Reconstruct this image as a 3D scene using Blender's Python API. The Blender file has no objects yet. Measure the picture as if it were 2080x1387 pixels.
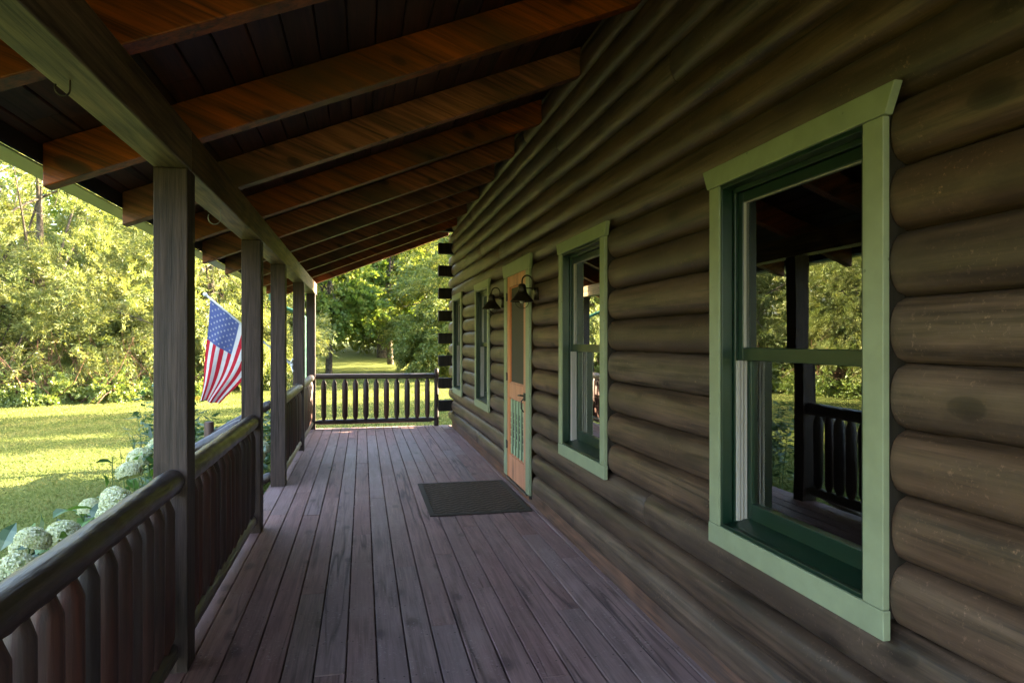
import bpy, math, random
import numpy as np
from mathutils import Vector
R = math.radians
random.seed(7)
rng = np.random.default_rng(11)
scene = bpy.context.scene
col = scene.collection

# ------------------------------------------------------------------ camera, sky, sun, exposure
YAW = math.atan(304 / 1387)
cam = bpy.data.objects.new('camera', bpy.data.cameras.new('camera'))
col.objects.link(cam)
cam.location = (0, 0, 1.46)
cam.rotation_euler = (R(90), 0, -YAW)
cam.data.sensor_width = 36
cam.data.lens = 36 * 1387 / 2080
cam.data.shift_y = -3.0 / 2080
cam.data.clip_start = 0.05
cam.data.clip_end = 2000
scene.camera = cam

SUN_AZ, SUN_EL = 15.0, 20.0          # degrees from +X towards +Y, and above the horizon
sd = Vector((math.cos(R(SUN_AZ)) * math.cos(R(SUN_EL)), math.sin(R(SUN_AZ)) * math.cos(R(SUN_EL)), math.sin(R(SUN_EL))))
sun = bpy.data.objects.new('sun', bpy.data.lights.new('sun', 'SUN'))
col.objects.link(sun)
sun.data.energy = 5.0
sun.data.angle = R(0.5)
sun.data.color = (1.0, 0.85, 0.60)
sun.rotation_euler = sd.to_track_quat('Z', 'Y').to_euler()
world = bpy.data.worlds.new('World')
scene.world = world
world.use_nodes = True
wn = world.node_tree
sky = wn.nodes.new('ShaderNodeTexSky')
sky.sky_type = 'NISHITA'
sky.sun_disc = False
sky.sun_elevation = R(SUN_EL)
sky.sun_rotation = R(90 - SUN_AZ)
sky.dust_density = 3.0
sky.ozone_density = 0.2
wn.links.new(sky.outputs[0], wn.nodes['Background'].inputs[0])
wn.nodes['Background'].inputs[1].default_value = 0.15
scene.view_settings.view_transform = 'Standard'
scene.view_settings.look = 'None'
scene.view_settings.gamma = 1
scene.view_settings.exposure = 4.05
cy = scene.cycles
cy.max_bounces = 12
cy.diffuse_bounces = 7
cy.glossy_bounces = 4
cy.transmission_bounces = 6
cy.transparent_max_bounces = 12
cy.sample_clamp_indirect = 4
cy.caustics_reflective = False
cy.caustics_refractive = False
cy.use_denoising = True
try:
    cy.denoiser = 'OPENIMAGEDENOISE'
    cy.denoising_prefilter = 'NONE'
except Exception:
    pass

# ------------------------------------------------------------------ materials
class NT:
    def __init__(s, name):
        s.m = bpy.data.materials.new(name)
        s.m.use_nodes = True
        s.t = s.m.node_tree
        s.b = s.t.nodes['Principled BSDF']
        s.out = s.t.nodes['Material Output']
    def n(s, typ, **kw):
        nd = s.t.nodes.new('ShaderNode' + typ)
        for k, v in kw.items():
            setattr(nd, k, v)
        return nd
    def l(s, a, b):
        s.t.links.new(a, b)
    def math(s, op, a, b=None, c=None, clamp=False):
        nd = s.n('Math', operation=op, use_clamp=clamp)
        for i, x in enumerate((a, b, c)):
            if x is None:
                continue
            if isinstance(x, (int, float)):
                nd.inputs[i].default_value = x
            else:
                s.l(x, nd.inputs[i])
        return nd.outputs[0]
    def ramp(s, fac, stops):
        nd = s.n('ValToRGB')
        e = nd.color_ramp.elements
        while len(e) < len(stops):
            e.new(0.5)
        for i, (p, c) in enumerate(stops):
            e[i].position = p
            e[i].color = (*c, 1) if len(c) == 3 else c
        s.l(fac, nd.inputs[0])
        return nd.outputs[0]
    def noise(s, vec, scale, detail=4, rough=.55, dist=0):
        nd = s.n('TexNoise')
        nd.inputs['Scale'].default_value = scale
        nd.inputs['Detail'].default_value = detail
        nd.inputs['Roughness'].default_value = rough
        nd.inputs['Distortion'].default_value = dist
        if vec is not None:
            s.l(vec, nd.inputs['Vector'])
        return nd.outputs[0]
    def mix(s, fac, a, b, blend='MIX'):
        nd = s.n('MixRGB', blend_type=blend)
        for i, x in enumerate((fac, a, b)):
            if isinstance(x, (int, float)):
                nd.inputs[i].default_value = x
            elif isinstance(x, tuple):
                nd.inputs[i].default_value = (*x, 1)
            else:
                s.l(x, nd.inputs[i])
        return nd.outputs[0]
    def bump(s, h, strength, dist=.01):
        nd = s.n('Bump')
        nd.inputs['Strength'].default_value = strength
        nd.inputs['Distance'].default_value = dist
        s.l(h, nd.inputs['Height'])
        s.l(nd.outputs[0], s.b.inputs['Normal'])
    def val(s, rough=.5, spec=.4, metal=0):
        s.b.inputs['Roughness'].default_value = rough
        s.b.inputs['Specular IOR Level'].default_value = spec
        s.b.inputs['Metallic'].default_value = metal
    def base(s, c):
        if isinstance(c, tuple):
            s.b.inputs['Base Color'].default_value = (*c, 1)
        else:
            s.l(c, s.b.inputs['Base Color'])
    def coords(s, rotY=0):
        tc = s.n('TexCoord')
        oi = s.n('ObjectInfo')
        at = s.n('Attribute', attribute_name='rnd')
        off = s.math('ADD', s.math('MULTIPLY', oi.outputs['Random'], 53.0), s.math('MULTIPLY', at.outputs['Fac'], 31.0))
        cx = s.n('CombineXYZ')
        s.l(off, cx.inputs[0])
        s.l(s.math('MULTIPLY', off, 1.7), cx.inputs[1])
        s.l(s.math('MULTIPLY', off, .61), cx.inputs[2])
        v = tc.outputs['Object']
        if rotY:
            mr = s.n('Mapping')
            mr.inputs['Rotation'].default_value = (0, rotY, 0)
            s.l(v, mr.inputs[0])
            v = mr.outputs[0]
        ad = s.n('VectorMath', operation='ADD')
        s.l(v, ad.inputs[0])
        s.l(cx.outputs[0], ad.inputs[1])
        s.oi, s.at = oi, at
        return ad.outputs[0]
    def stretch(s, v, axis, k):
        mp = s.n('Mapping')
        sc = [1, 1, 1]
        sc['XYZ'.index(axis)] = k
        mp.inputs['Scale'].default_value = sc
        s.l(v, mp.inputs[0])
        return mp.outputs[0]

def wood(name, light, dark, axis='Y', rough=.6, spec=.3, bump=.35, knot=.5, var=.3, rings=60, fine=42, blotch=None, rotY=0, weather=None, plugs=False, crack=.8, scuff=0, contrast=1.0, screws=False):
    s = NT(name)
    v = s.coords(rotY)
    g1 = s.noise(s.stretch(v, axis, .05), fine, 5, .65)
    g2 = s.noise(s.stretch(v, axis, .22), 3.2, 4, .5)
    g3 = s.noise(s.stretch(v, axis, .16), 2.6, 1, .4, .3)
    ring = s.math('MULTIPLY_ADD', s.math('SINE', s.math('MULTIPLY', g3, rings * 1.0)), .5, .5)
    h = s.math('ADD', s.math('MULTIPLY', g1, .6), s.math('MULTIPLY', ring, .28))
    fine2 = s.noise(s.stretch(v, axis, .02), fine * 2.8, 3, .7)
    f = s.math('MULTIPLY_ADD', g1, 1.5 * contrast, .5 - .75 * contrast)
    f = s.math('ADD', f, s.math('MULTIPLY_ADD', g2, .42 * contrast, -.21 * contrast))
    f = s.math('ADD', f, s.math('MULTIPLY_ADD', ring, .16 * contrast, -.08 * contrast))
    f = s.math('ADD', f, s.math('MULTIPLY_ADD', fine2, .7 * contrast, -.35 * contrast))
    c = s.ramp(f, [(.22, dark), (.50, tuple((a + b) * .5 for a, b in zip(light, dark))), (.78, light)])
    if blotch:
        bl = s.noise(s.stretch(v, axis, .3), 2.3, 3, .6)
        c = s.mix(s.ramp(bl, [(.45, (0, 0, 0)), (.68, (1, 1, 1))]), c, blotch)
    if weather:
        wv = s.noise(s.stretch(v, axis, .45), 5.0, 6, .7)
        c = s.mix(s.ramp(wv, [(.5, (0, 0, 0)), (.78, (.65, .65, .65))]), c, weather)
    if knot:
        vo = s.n('TexVoronoi')
        vo.inputs['Scale'].default_value = 5.0
        s.l(s.stretch(v, axis, .5), vo.inputs['Vector'])
        wob = s.math('ADD', vo.outputs['Distance'], s.math('MULTIPLY', s.math('SUBTRACT', g2, .5), .16))
        k = s.ramp(wob, [(.05, (knot,) * 3), (.135, (knot * .7,) * 3), (.16, (knot * .25,) * 3), (.28, (0, 0, 0))])
        c = s.mix(k, c, tuple(x * .3 for x in dark))
        h = s.math('ADD', h, s.math('MULTIPLY', k, -.3))
    g4 = s.noise(s.stretch(v, axis, .045), 6.5, 3, .5)
    ln = s.math('SUBTRACT', 1.0, s.math('MULTIPLY', s.math('ABSOLUTE', s.math('SUBTRACT', g4, .5)), 42.0), clamp=True)
    ln = s.math('MULTIPLY', ln, s.math('MULTIPLY_ADD', g2, 6.0, -2.75, clamp=True))
    c = s.mix(s.math('MULTIPLY', ln, crack), c, tuple(x * .25 for x in dark))
    h = s.math('SUBTRACT', h, s.math('MULTIPLY', ln, .5 * crack))
    if scuff:
        sc1 = s.noise(v, 60, 4, .75)
        sc2 = s.noise(s.stretch(v, axis, .5), 9, 3, .6)
        sm = s.math('MULTIPLY', s.math('MULTIPLY_ADD', sc1, 9.0, -5.2, clamp=True), s.math('MULTIPLY_ADD', sc2, 5.0, -2.2, clamp=True))
        c = s.mix(s.math('MULTIPLY', sm, scuff), c, tuple(min(.5, x * 2.1) for x in light))
    if screws:
        sp = s.n('SeparateXYZ')
        s.l(s.n('TexCoord').outputs['Object'], sp.inputs[0])
        fx = s.math('FRACT', s.math('MULTIPLY_ADD', sp.outputs[0], 1 / .1373, .757 / .1373))
        dx = s.math('MULTIPLY', s.math('SUBTRACT', s.math('ABSOLUTE', s.math('SUBTRACT', fx, .5)), .31), .1373)
        dy = s.math('MULTIPLY', s.math('SUBTRACT', s.math('FRACT', s.math('MULTIPLY', sp.outputs[1], 2.5)), .5), .4)
        rr = s.math('ADD', s.math('MULTIPLY', dx, dx), s.math('MULTIPLY', dy, dy))
        c = s.mix(s.math('MULTIPLY', s.math('LESS_THAN', rr, .00002), .8), c, (.03, .02, .018))
    if plugs:
        vp = s.n('TexVoronoi')
        vp.inputs['Scale'].default_value = 1.7
        s.l(v, vp.inputs['Vector'])
        ringm = s.ramp(vp.outputs['Distance'], [(0, (.0,) * 3), (.018, (.12,) * 3), (.022, (.5,) * 3), (.026, (0, 0, 0))])
        c = s.mix(ringm, c, (.26, .22, .17))
    rnd = s.math('FRACT', s.math('ADD', s.math('MULTIPLY', s.oi.outputs['Random'], 7.31), s.math('MULTIPLY', s.at.outputs['Fac'], 3.7)))
    hs = s.n('HueSaturation')
    s.l(s.math('MULTIPLY_ADD', rnd, var, 1 - var / 2), hs.inputs['Value'])
    s.l(s.math('MULTIPLY_ADD', s.math('FRACT', s.math('MULTIPLY', rnd, 5.3)), .3, .85), hs.inputs['Saturation'])
    s.l(c, hs.inputs['Color'])
    s.base(hs.outputs[0])
    s.val(rough, spec)
    s.l(s.math('MULTIPLY_ADD', g2, .35, rough - .17), s.b.inputs['Roughness'])
    s.bump(h, bump, .006)
    return s.m

def paint(name, c, rough=.45, spec=.4, var=.08, bump=.08, metal=0, dirt=None):
    s = NT(name)
    v = s.coords()
    n = s.noise(v, 9, 6, .6)
    c2 = tuple(x * (1 - var * 2.5) for x in c)
    cc = s.ramp(n, [(.35, c2), (.65, c)])
    if dirt:
        vp = s.n('TexVoronoi')
        vp.inputs['Scale'].default_value = 13
        s.l(v, vp.inputs['Vector'])
        cc = s.mix(s.ramp(vp.outputs['Distance'], [(.05, (.6,) * 3), (.085, (0, 0, 0))]), cc, tuple(x * .3 for x in c))
        d = s.noise(v, 2.4, 8, .72)
        cc = s.mix(s.ramp(d, [(.56, (0, 0, 0)), (.8, (.55, .55, .55))]), cc, dirt)
    s.base(cc)
    s.val(rough, spec, metal)
    s.l(s.math('MULTIPLY_ADD', n, .2, rough - .1), s.b.inputs['Roughness'])
    s.bump(s.noise(v, 60, 3), bump, .002)
    return s.m

M = {}
M['log'] = wood('log_stain', (.142, .084, .057), (.034, .0205, .0145), 'Y', .48, .38, .55, .8, .3, 46, 32, (.05, .031, .022), weather=(.14, .09, .06), plugs=True, scuff=.6)
M['log_end'] = wood('log_end_grain', (.03, .022, .016), (.012, .009, .007), 'Z', .7, .2, .3, 0, .2)
M['skirt'] = wood('skirt_stain', (.20, .085, .045), (.06, .03, .02), 'Y', .6, .3, .4, .6, .2, blotch=(.085, .06, .055))
M['deck'] = wood('deck_stain', (.325, .19, .175), (.165, .095, .088), 'Y', .62, .32, .5, .6, .16, 60, 46, (.215, .125, .117), weather=(.32, .22, .195), scuff=.8, screws=True)
M['post'] = wood('post_stain', (.062, .038, .033), (.016, .0095, .0085), 'Z', .6, .3, .8, .4, .2, 30, 60)
M['beam'] = wood('beam_stain', (.20, .138, .07), (.026, .0175, .010), 'Y', .5, .35, .6, .6, .2, 60, 38)
M['rafter'] = wood('rafter_stain', (.37, .080, .009), (.075, .019, .005), 'X', .5, .35, .3, .95, .4, 40, 30, (.07, .03, .012), rotY=R(-21.5))
M['ceiling'] = wood('ceiling_stain', (.06, .02, .010), (.022, .009, .006), 'Y', .55, .3, .3, .8, .7, 40, 30)
M['rail'] = wood('rail_stain_along', (.062, .042, .035), (.016, .011, .010), 'Y', .36, .55, 1.8, .3, .2, 40, 22)
M['railx'] = wood('rail_stain_across', (.06, .044, .038), (.03, .02, .018), 'X', .45, .45, .8, .3, .2, 40, 22)
M['baluster'] = wood('baluster_stain', (.085, .033, .025), (.028, .016, .014), 'Z', .5, .4, .7, .3, .6, 30, 30, (.05, .038, .036))
M['newel'] = wood('newel_stain', (.13, .062, .042), (.05, .028, .022), 'Z', .55, .35, .6, .3, .3)
M['inwood'] = wood('interior_pine', (.30, .15, .06), (.16, .07, .03), 'Z', .5, .3, .2, .4, .2)
M['inwall'] = paint('interior_wall', (.10, .07, .05), .8, .2)
M['sage'] = paint('sage_trim_paint', (.262, .29, .18), .5, .35, .06, .12, dirt=(.19, .22, .12))
M['green'] = paint('dark_green_cladding', (.0045, .021, .011), .32, .5, .08, .04)
M['gutter'] = paint('green_gutter', (.25, .33, .17), .4, .5, .08)
M['white'] = paint('cream_vinyl', (.42, .38, .35), .45, .4, .04)
M['salmon'] = wood('door_salmon_stain', (.60, .235, .115), (.45, .16, .075), 'Z', .5, .35, .12, 0, .1)
M['spindle'] = paint('spindle_green', (.36, .45, .28), .5, .35)
M['black'] = paint('black_iron', (.014, .013, .013), .4, .5, .1, .1)
M['bronze'] = paint('bronze_metal', (.045, .032, .018), .42, .5, .2, .1, .6)
M['steel'] = paint('dull_steel', (.30, .30, .29), .35, .5, .1, .05, .9)
M['silver'] = paint('pole_silver', (.62, .63, .66), .35, .5, .05, .03, .4)
M['shingle'] = paint('roof_shingle', (.06, .05, .045), .9, .2, .3, .4)
M['soffit'] = paint('dark_fascia', (.028, .022, .018), .7, .3)
M['stone'] = paint('foundation', (.16, .15, .14), .9, .2, .2, .4)
M['bulb'] = paint('lamp_glass', (.6, .58, .5), .2, .5)

def screen_mat():
    s = NT('door_screen')
    s.base((.10, .085, .062))
    s.val(.7, .2)
    tr = s.n('BsdfTransparent')
    mx = s.n('MixShader')
    mx.inputs[0].default_value = .22
    s.l(s.b.outputs[0], mx.inputs[1])
    s.l(tr.outputs[0], mx.inputs[2])
    s.l(mx.outputs[0], s.out.inputs[0])
    return s.m
M['screen'] = screen_mat()

def glass_mat():
    s = NT('window_glass')
    tr = s.n('BsdfTransparent')
    tr.inputs[0].default_value = (.86, .9, .88, 1)
    gl = s.n('BsdfGlossy')
    gl.inputs['Roughness'].default_value = .0
    gl.inputs['Color'].default_value = (.95, 1, .97, 1)
    fr = s.n('Fresnel')
    fr.inputs['IOR'].default_value = 1.5
    fac = s.math('MULTIPLY', fr.outputs[0], 3.0, clamp=True)
    v = s.coords()
    bp = s.n('Bump')
    bp.inputs['Strength'].default_value = .03
    bp.inputs['Distance'].default_value = .02
    s.l(s.noise(v, 2.2, 1), bp.inputs['Height'])
    s.l(bp.outputs[0], gl.inputs['Normal'])
    mx = s.n('MixShader')
    s.l(fac, mx.inputs[0])
    s.l(tr.outputs[0], mx.inputs[1])
    s.l(gl.outputs[0], mx.inputs[2])
    s.l(mx.outputs[0], s.out.inputs[0])
    return s.m
M['glass'] = glass_mat()

def leaf_mat(name, stops, trans=.45, gloss=.06, clump=.35):
    """leaf-by-leaf colours from the 'rnd' attribute plus slow variation between boughs"""
    s = NT(name)
    at = s.n('Attribute', attribute_name='rnd')
    tc = s.n('TexCoord')
    n = s.noise(tc.outputs['Object'], .7, 2)
    f = s.math('ADD', s.math('MULTIPLY', at.outputs['Fac'], 1 - clump), s.math('MULTIPLY', n, clump))
    c = s.ramp(f, stops)
    df = s.n('BsdfDiffuse')
    tl = s.n('BsdfTranslucent')
    gl = s.n('BsdfGlossy')
    gl.inputs['Roughness'].default_value = .45
    gl.inputs['Color'].default_value = (.9, .9, .8, 1)
    s.l(c, df.inputs[0])
    s.l(s.mix(1.0, c, (1.25, 1.15, .55), 'MULTIPLY'), tl.inputs[0])
    m1 = s.n('MixShader')
    m1.inputs[0].default_value = trans
    s.l(df.outputs[0], m1.inputs[1])
    s.l(tl.outputs[0], m1.inputs[2])
    m2 = s.n('MixShader')
    m2.inputs[0].default_value = gloss
    s.l(m1.outputs[0], m2.inputs[1])
    s.l(gl.outputs[0], m2.inputs[2])
    s.l(m2.outputs[0], s.out.inputs[0])
    return s.m
M['willow'] = leaf_mat('willow_leaf', [(.1, (.07, .115, .03)), (.5, (.18, .212, .062)), (.9, (.36, .345, .135))], .42, .03)
M['maple'] = leaf_mat('maple_leaf', [(.1, (.075, .14, .03)), (.5, (.16, .235, .05)), (.9, (.32, .34, .09))], .55, .02)
M['oak'] = leaf_mat('oak_leaf', [(.1, (.06, .10, .022)), (.5, (.16, .205, .045)), (.9, (.36, .34, .10))], .5, .03)
M['farleaf'] = leaf_mat('far_wood_leaf', [(.1, (.05, .095, .018)), (.5, (.12, .17, .03)), (.9, (.24, .24, .05))], .5, .02)
M['shrub'] = leaf_mat('shrub_leaf', [(.1, (.09, .15, .03)), (.5, (.17, .24, .05)), (.9, (.32, .33, .10))], .4, .06)
M['hleaf'] = leaf_mat('hydrangea_leaf', [(.1, (.025, .075, .025)), (.55, (.05, .13, .03)), (.95, (.12, .25, .035))], .35, .1, .1)
M['weed'] = leaf_mat('weed_leaf', [(.1, (.03, .085, .035)), (.5, (.06, .13, .05)), (.9, (.12, .18, .05))], .35, .08)
M['twig'] = paint('red_twig', (.22, .115, .075), .8, .2, .3)
M['bark'] = paint('bark', (.15, .12, .085), .9, .15, .3, .8)
M['stemg'] = paint('green_stem', (.09, .14, .04), .6, .3)
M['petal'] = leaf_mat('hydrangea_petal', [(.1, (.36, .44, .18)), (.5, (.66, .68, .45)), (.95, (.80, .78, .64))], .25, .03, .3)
M['phlox'] = leaf_mat('phlox_petal', [(.1, (.42, .38, .70)), (.9, (.62, .58, .80))], .3, .03, .1)
M['orange'] = leaf_mat('orange_petal', [(.1, (.75, .22, .02)), (.9, (.85, .38, .03))], .3, .03, .1)
M['yellow'] = leaf_mat('yellow_petal', [(.1, (.72, .42, .02)), (.9, (.8, .55, .05))], .3, .03, .1)

def lawn_mat():
    s = NT('lawn_ground')
    tc = s.n('TexCoord')
    v = tc.outputs['Object']
    n1 = s.noise(v, 1.1, 5, .6)
    n2 = s.noise(v, 26, 6, .7)
    f = s.math('ADD', s.math('MULTIPLY', n1, .55), s.math('MULTIPLY', n2, .5))
    c = s.ramp(f, [(.3, (.10, .13, .03)), (.52, (.145, .17, .04)), (.75, (.2, .19, .06))])
    s.base(c)
    s.val(.9, .1)
    s.bump(s.noise(v, 70, 4, .7), .9, .04)
    return s.m
M['lawn'] = lawn_mat()
def grass_mat():
    s = NT('grass_blade')
    at = s.n('Attribute', attribute_name='rnd')
    tc = s.n('TexCoord')
    mp = s.n('Mapping')
    mp.inputs['Rotation'].default_value = (0, 0, R(38))
    s.l(tc.outputs['Object'], mp.inputs[0])
    wv = s.n('TexWave')
    wv.inputs['Scale'].default_value = .28
    wv.inputs['Distortion'].default_value = .8
    wv.inputs['Detail'].default_value = 1
    s.l(mp.outputs[0], wv.inputs[0])
    f = s.math('ADD', s.math('MULTIPLY', at.outputs['Fac'], .45), s.math('ADD', s.math('MULTIPLY', wv.outputs['Fac'], .22), s.math('MULTIPLY', s.noise(tc.outputs['Object'], .8, 4), .42)))
    c = s.ramp(f, [(.2, (.12, .15, .04)), (.55, (.17, .195, .055)), (.9, (.27, .25, .09))])
    df, tl, mx = s.n('BsdfDiffuse'), s.n('BsdfTranslucent'), s.n('MixShader')
    s.l(c, df.inputs[0])
    s.l(c, tl.inputs[0])
    mx.inputs[0].default_value = .35
    s.l(df.outputs[0], mx.inputs[1])
    s.l(tl.outputs[0], mx.inputs[2])
    s.l(mx.outputs[0], s.out.inputs[0])
    return s.m
M['grass'] = grass_mat()
def mat_rubber():
    s = NT('doormat_rubber')
    tc = s.n('TexCoord')
    sp = s.n('SeparateXYZ')
    s.l(tc.outputs['Object'], sp.inputs[0])
    zig = s.math('PINGPONG', s.math('MULTIPLY', sp.outputs[0], 1.0), .07)
    w = s.math('SINE', s.math('MULTIPLY', s.math('ADD', sp.outputs[1], s.math('MULTIPLY', zig, .9)), 75.0))
    fine = s.math('SINE', s.math('MULTIPLY', s.math('SUBTRACT', sp.outputs[1], s.math('MULTIPLY', zig, .9)), 420.0))
    h = s.math('ADD', w, s.math('MULTIPLY', fine, .6))
    n = s.noise(tc.outputs['Object'], 40, 4)
    s.base(s.ramp(s.math('ADD', s.math('MULTIPLY', h, .26), s.math('MULTIPLY', n, .9)), [(.2, (.03, .02, .014)), (.8, (.135, .092, .066))]))
    s.val(.85, .2)
    s.bump(h, .7, .006)
    return s.m
M['mat'] = mat_rubber()
def cloth(name, c):
    s = NT(name)
    df, tl, mx = s.n('BsdfDiffuse'), s.n('BsdfTranslucent'), s.n('MixShader')
    v = s.coords()
    cc = s.ramp(s.noise(v, 14, 4), [(.3, tuple(x * .86 for x in c)), (.7, c)])
    s.l(cc, df.inputs[0])
    s.l(cc, tl.inputs[0])
    mx.inputs[0].default_value = .45
    s.l(df.outputs[0], mx.inputs[1])
    s.l(tl.outputs[0], mx.inputs[2])
    s.l(mx.outputs[0], s.out.inputs[0])
    return s.m
M['fred'], M['fwhite'], M['fblue'] = cloth('flag_red', (.50, .03, .05)), cloth('flag_white', (.66, .64, .67)), cloth('flag_blue', (.10, .125, .30))

# ------------------------------------------------------------------ helpers
WL = {}
def tag(o, label=None, cat=None, group=None, kind=None):
    for k, v in (('label', label), ('category', cat), ('group', group), ('kind', kind)):
        if v:
            o[k] = v
    return o
def thing(name, loc, label, cat, group=None, rz=0):
    o = bpy.data.objects.new(name, None)
    o.empty_display_size = .2
    col.objects.link(o)
    o.location = loc
    o.rotation_euler = (0, 0, rz)
    WL[o] = Vector(loc)
    return tag(o, label, cat, group)
def copy_tree(o, parent=None):
    c = o.copy()
    col.objects.link(c)
    c.parent = parent
    for ch in list(o.children):
        copy_tree(ch, c)
    return c

class MB:
    def __init__(s):
        s.v, s.f, s.m, s.r = [], [], [], []
    def add(s, vs, fs, mi=0, rnd=None):
        k = len(s.v)
        s.v += [tuple(p) for p in vs]
        rnd = random.random() if rnd is None else rnd
        for f in fs:
            s.f.append(tuple(i + k for i in f))
            s.m.append(mi)
            s.r.append(rnd)
    def box(s, x0, x1, y0, y1, z0, z1, mi=0):
        s.add([(x0, y0, z0), (x1, y0, z0), (x1, y1, z0), (x0, y1, z0), (x0, y0, z1), (x1, y0, z1), (x1, y1, z1), (x0, y1, z1)],
              [(0, 3, 2, 1), (4, 5, 6, 7), (0, 1, 5, 4), (1, 2, 6, 5), (2, 3, 7, 6), (3, 0, 4, 7)], mi)
    def prism(s, poly, axis, a, b, mi=0, rnd=None):
        """poly in the plane normal to axis, extruded from a to b"""
        n = len(poly)
        def P(p, t):
            return {'Y': (p[0], t, p[1]), 'X': (t, p[0], p[1]), 'Z': (p[0], p[1], t)}[axis]
        vs = [P(p, a) for p in poly] + [P(p, b) for p in poly]
        fs = [tuple(range(n)), tuple(range(2 * n - 1, n - 1, -1))] + [(i, n + i, n + (i + 1) % n, (i + 1) % n) for i in range(n)]
        s.add(vs, fs, mi, rnd)
    def tube(s, pts, rad, n=10, cap=True, mi=0, jit=0):
        pts = [Vector(p) for p in pts]
        if isinstance(rad, (int, float)):
            rad = [rad] * len(pts)
        vs, fs = [], []
        up = None
        for i, p in enumerate(pts):
            d = (pts[min(i + 1, len(pts) - 1)] - pts[max(i - 1, 0)]).normalized()
            if up is None:
                up = d.orthogonal().normalized()
            a = (up - d * up.dot(d)).normalized()
            up = a
            b = d.cross(a)
            for k in range(n):
                t = 2 * math.pi * k / n
                rr = rad[i] * (1 + (random.uniform(-jit, jit) if jit else 0))
                vs.append(p + (a * math.cos(t) + b * math.sin(t)) * rr)
        for i in range(len(pts) - 1):
            for k in range(n):
                k2 = (k + 1) % n
                fs.append((i * n + k, i * n + k2, (i + 1) * n + k2, (i + 1) * n + k))
        if cap:
            fs.append(tuple(range(n - 1, -1, -1)))
            fs.append(tuple((len(pts) - 1) * n + k for k in range(n)))
        s.add(vs, fs, mi)
    def build(s, name, mat, parent=None, smooth=False, bevel=0, origin=None):
        v = np.array(s.v, float)
        if origin is None:
            origin = Vector(((v[:, 0].min() + v[:, 0].max()) / 2, (v[:, 1].min() + v[:, 1].max()) / 2, v[:, 2].min()))
        origin = Vector(origin)
        me = bpy.data.meshes.new(name)
        me.from_pydata([tuple(x) for x in (v - np.array(origin))], [], s.f)
        for mm in (mat if isinstance(mat, list) else [mat]):
            me.materials.append(mm)
        me.polygons.foreach_set('material_index', s.m)
        at = me.attributes.new('rnd', 'FLOAT', 'FACE')
        at.data.foreach_set('value', s.r)
        if smooth:
            me.polygons.foreach_set('use_smooth', [True] * len(s.f))
        me.update()
        o = bpy.data.objects.new(name, me)
        col.objects.link(o)
        WL[o] = origin.copy()
        if parent is not None:
            o.parent = parent
            o.location = origin - WL[parent]
        else:
            o.location = origin
        if bevel:
            b = o.modifiers.new('bevel', 'BEVEL')
            b.width = bevel
            b.segments = 2
            b.limit_method = 'ANGLE'
        return o

def autosmooth(o, ang=40):
    me = o.data
    me.polygons.foreach_set('use_smooth', [True] * len(me.polygons))
    me.set_sharp_from_angle(angle=R(ang))
    return o

def quads(name, V, rnd, mat, parent=None, origin=(0, 0, 0), nv=4):
    """V: (n, nv, 3) array of separate polygons -> one mesh"""
    n = len(V)
    me = bpy.data.meshes.new(name)
    me.vertices.add(n * nv)
    me.vertices.foreach_set('co', np.ascontiguousarray((V - np.array(origin)).reshape(-1), dtype=np.float32))
    me.loops.add(n * nv)
    me.loops.foreach_set('vertex_index', np.arange(n * nv, dtype=np.int32))
    me.polygons.add(n)
    me.polygons.foreach_set('loop_start', np.arange(0, n * nv, nv, dtype=np.int32))
    me.polygons.foreach_set('loop_total', np.full(n, nv, dtype=np.int32))
    me.materials.append(mat)
    at = me.attributes.new('rnd', 'FLOAT', 'FACE')
    at.data.foreach_set('value', np.asarray(rnd, dtype=np.float32))
    me.update(calc_edges=True)
    o = bpy.data.objects.new(name, me)
    col.objects.link(o)
    WL[o] = Vector(origin)
    o.location = Vector(origin) - (WL[parent] if parent is not None else Vector((0, 0, 0)))
    if parent is not None:
        o.parent = parent
    return o

def unit(a):
    return a / (np.linalg.norm(a, axis=-1, keepdims=True) + 1e-9)
def leaf_quads(P, D, L, W, up=None, fold=.12):
    """diamond leaves at P pointing along D"""
    n = len(P)
    D = unit(D)
    S = rng.normal(size=(n, 3)) if up is None else np.cross(D, up + rng.normal(size=(n, 3)) * .45)
    S = unit(S - D * np.sum(S * D, 1, keepdims=True))
    N = np.cross(D, S)
    L = np.broadcast_to(np.asarray(L, float).reshape(-1, 1), (n, 1))
    W = np.broadcast_to(np.asarray(W, float).reshape(-1, 1), (n, 1))
    mid = P + D * L * .45
    return np.stack([P, mid + S * W * .5 + N * W * fold, P + D * L - N * W * fold, mid - S * W * .5 + N * W * fold], 1)

# ------------------------------------------------------------------ terrain
def gz(x, y):
    d = math.hypot(x, y)
    return -0.6 + .02 * max(0, d - 3) + .035 * math.sin(x * .31 + 1) * math.sin(y * .27) * min(1, d / 12) + (.022 * max(0, d - 34) if y > 0 else 0)
def lawn():
    xs = np.concatenate([np.linspace(-260, -45, 12), np.linspace(-40, 40, 81), np.linspace(45, 260, 12)])
    ys = np.concatenate([np.linspace(-260, -45, 12), np.linspace(-40, 60, 101), np.linspace(65, 300, 12)])
    mb = MB()
    nx, ny = len(xs), len(ys)
    vs = [(x, y, min(gz(x, y), 4.0)) for y in ys for x in xs]
    fs = [(j * nx + i, j * nx + i + 1, (j + 1) * nx + i + 1, (j + 1) * nx + i) for j in range(ny - 1) for i in range(nx - 1)]
    mb.add(vs, fs)
    o = mb.build('lawn', M['lawn'], None, True, origin=(0, 0, 0))
    o['kind'] = 'structure'
lawn()
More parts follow.
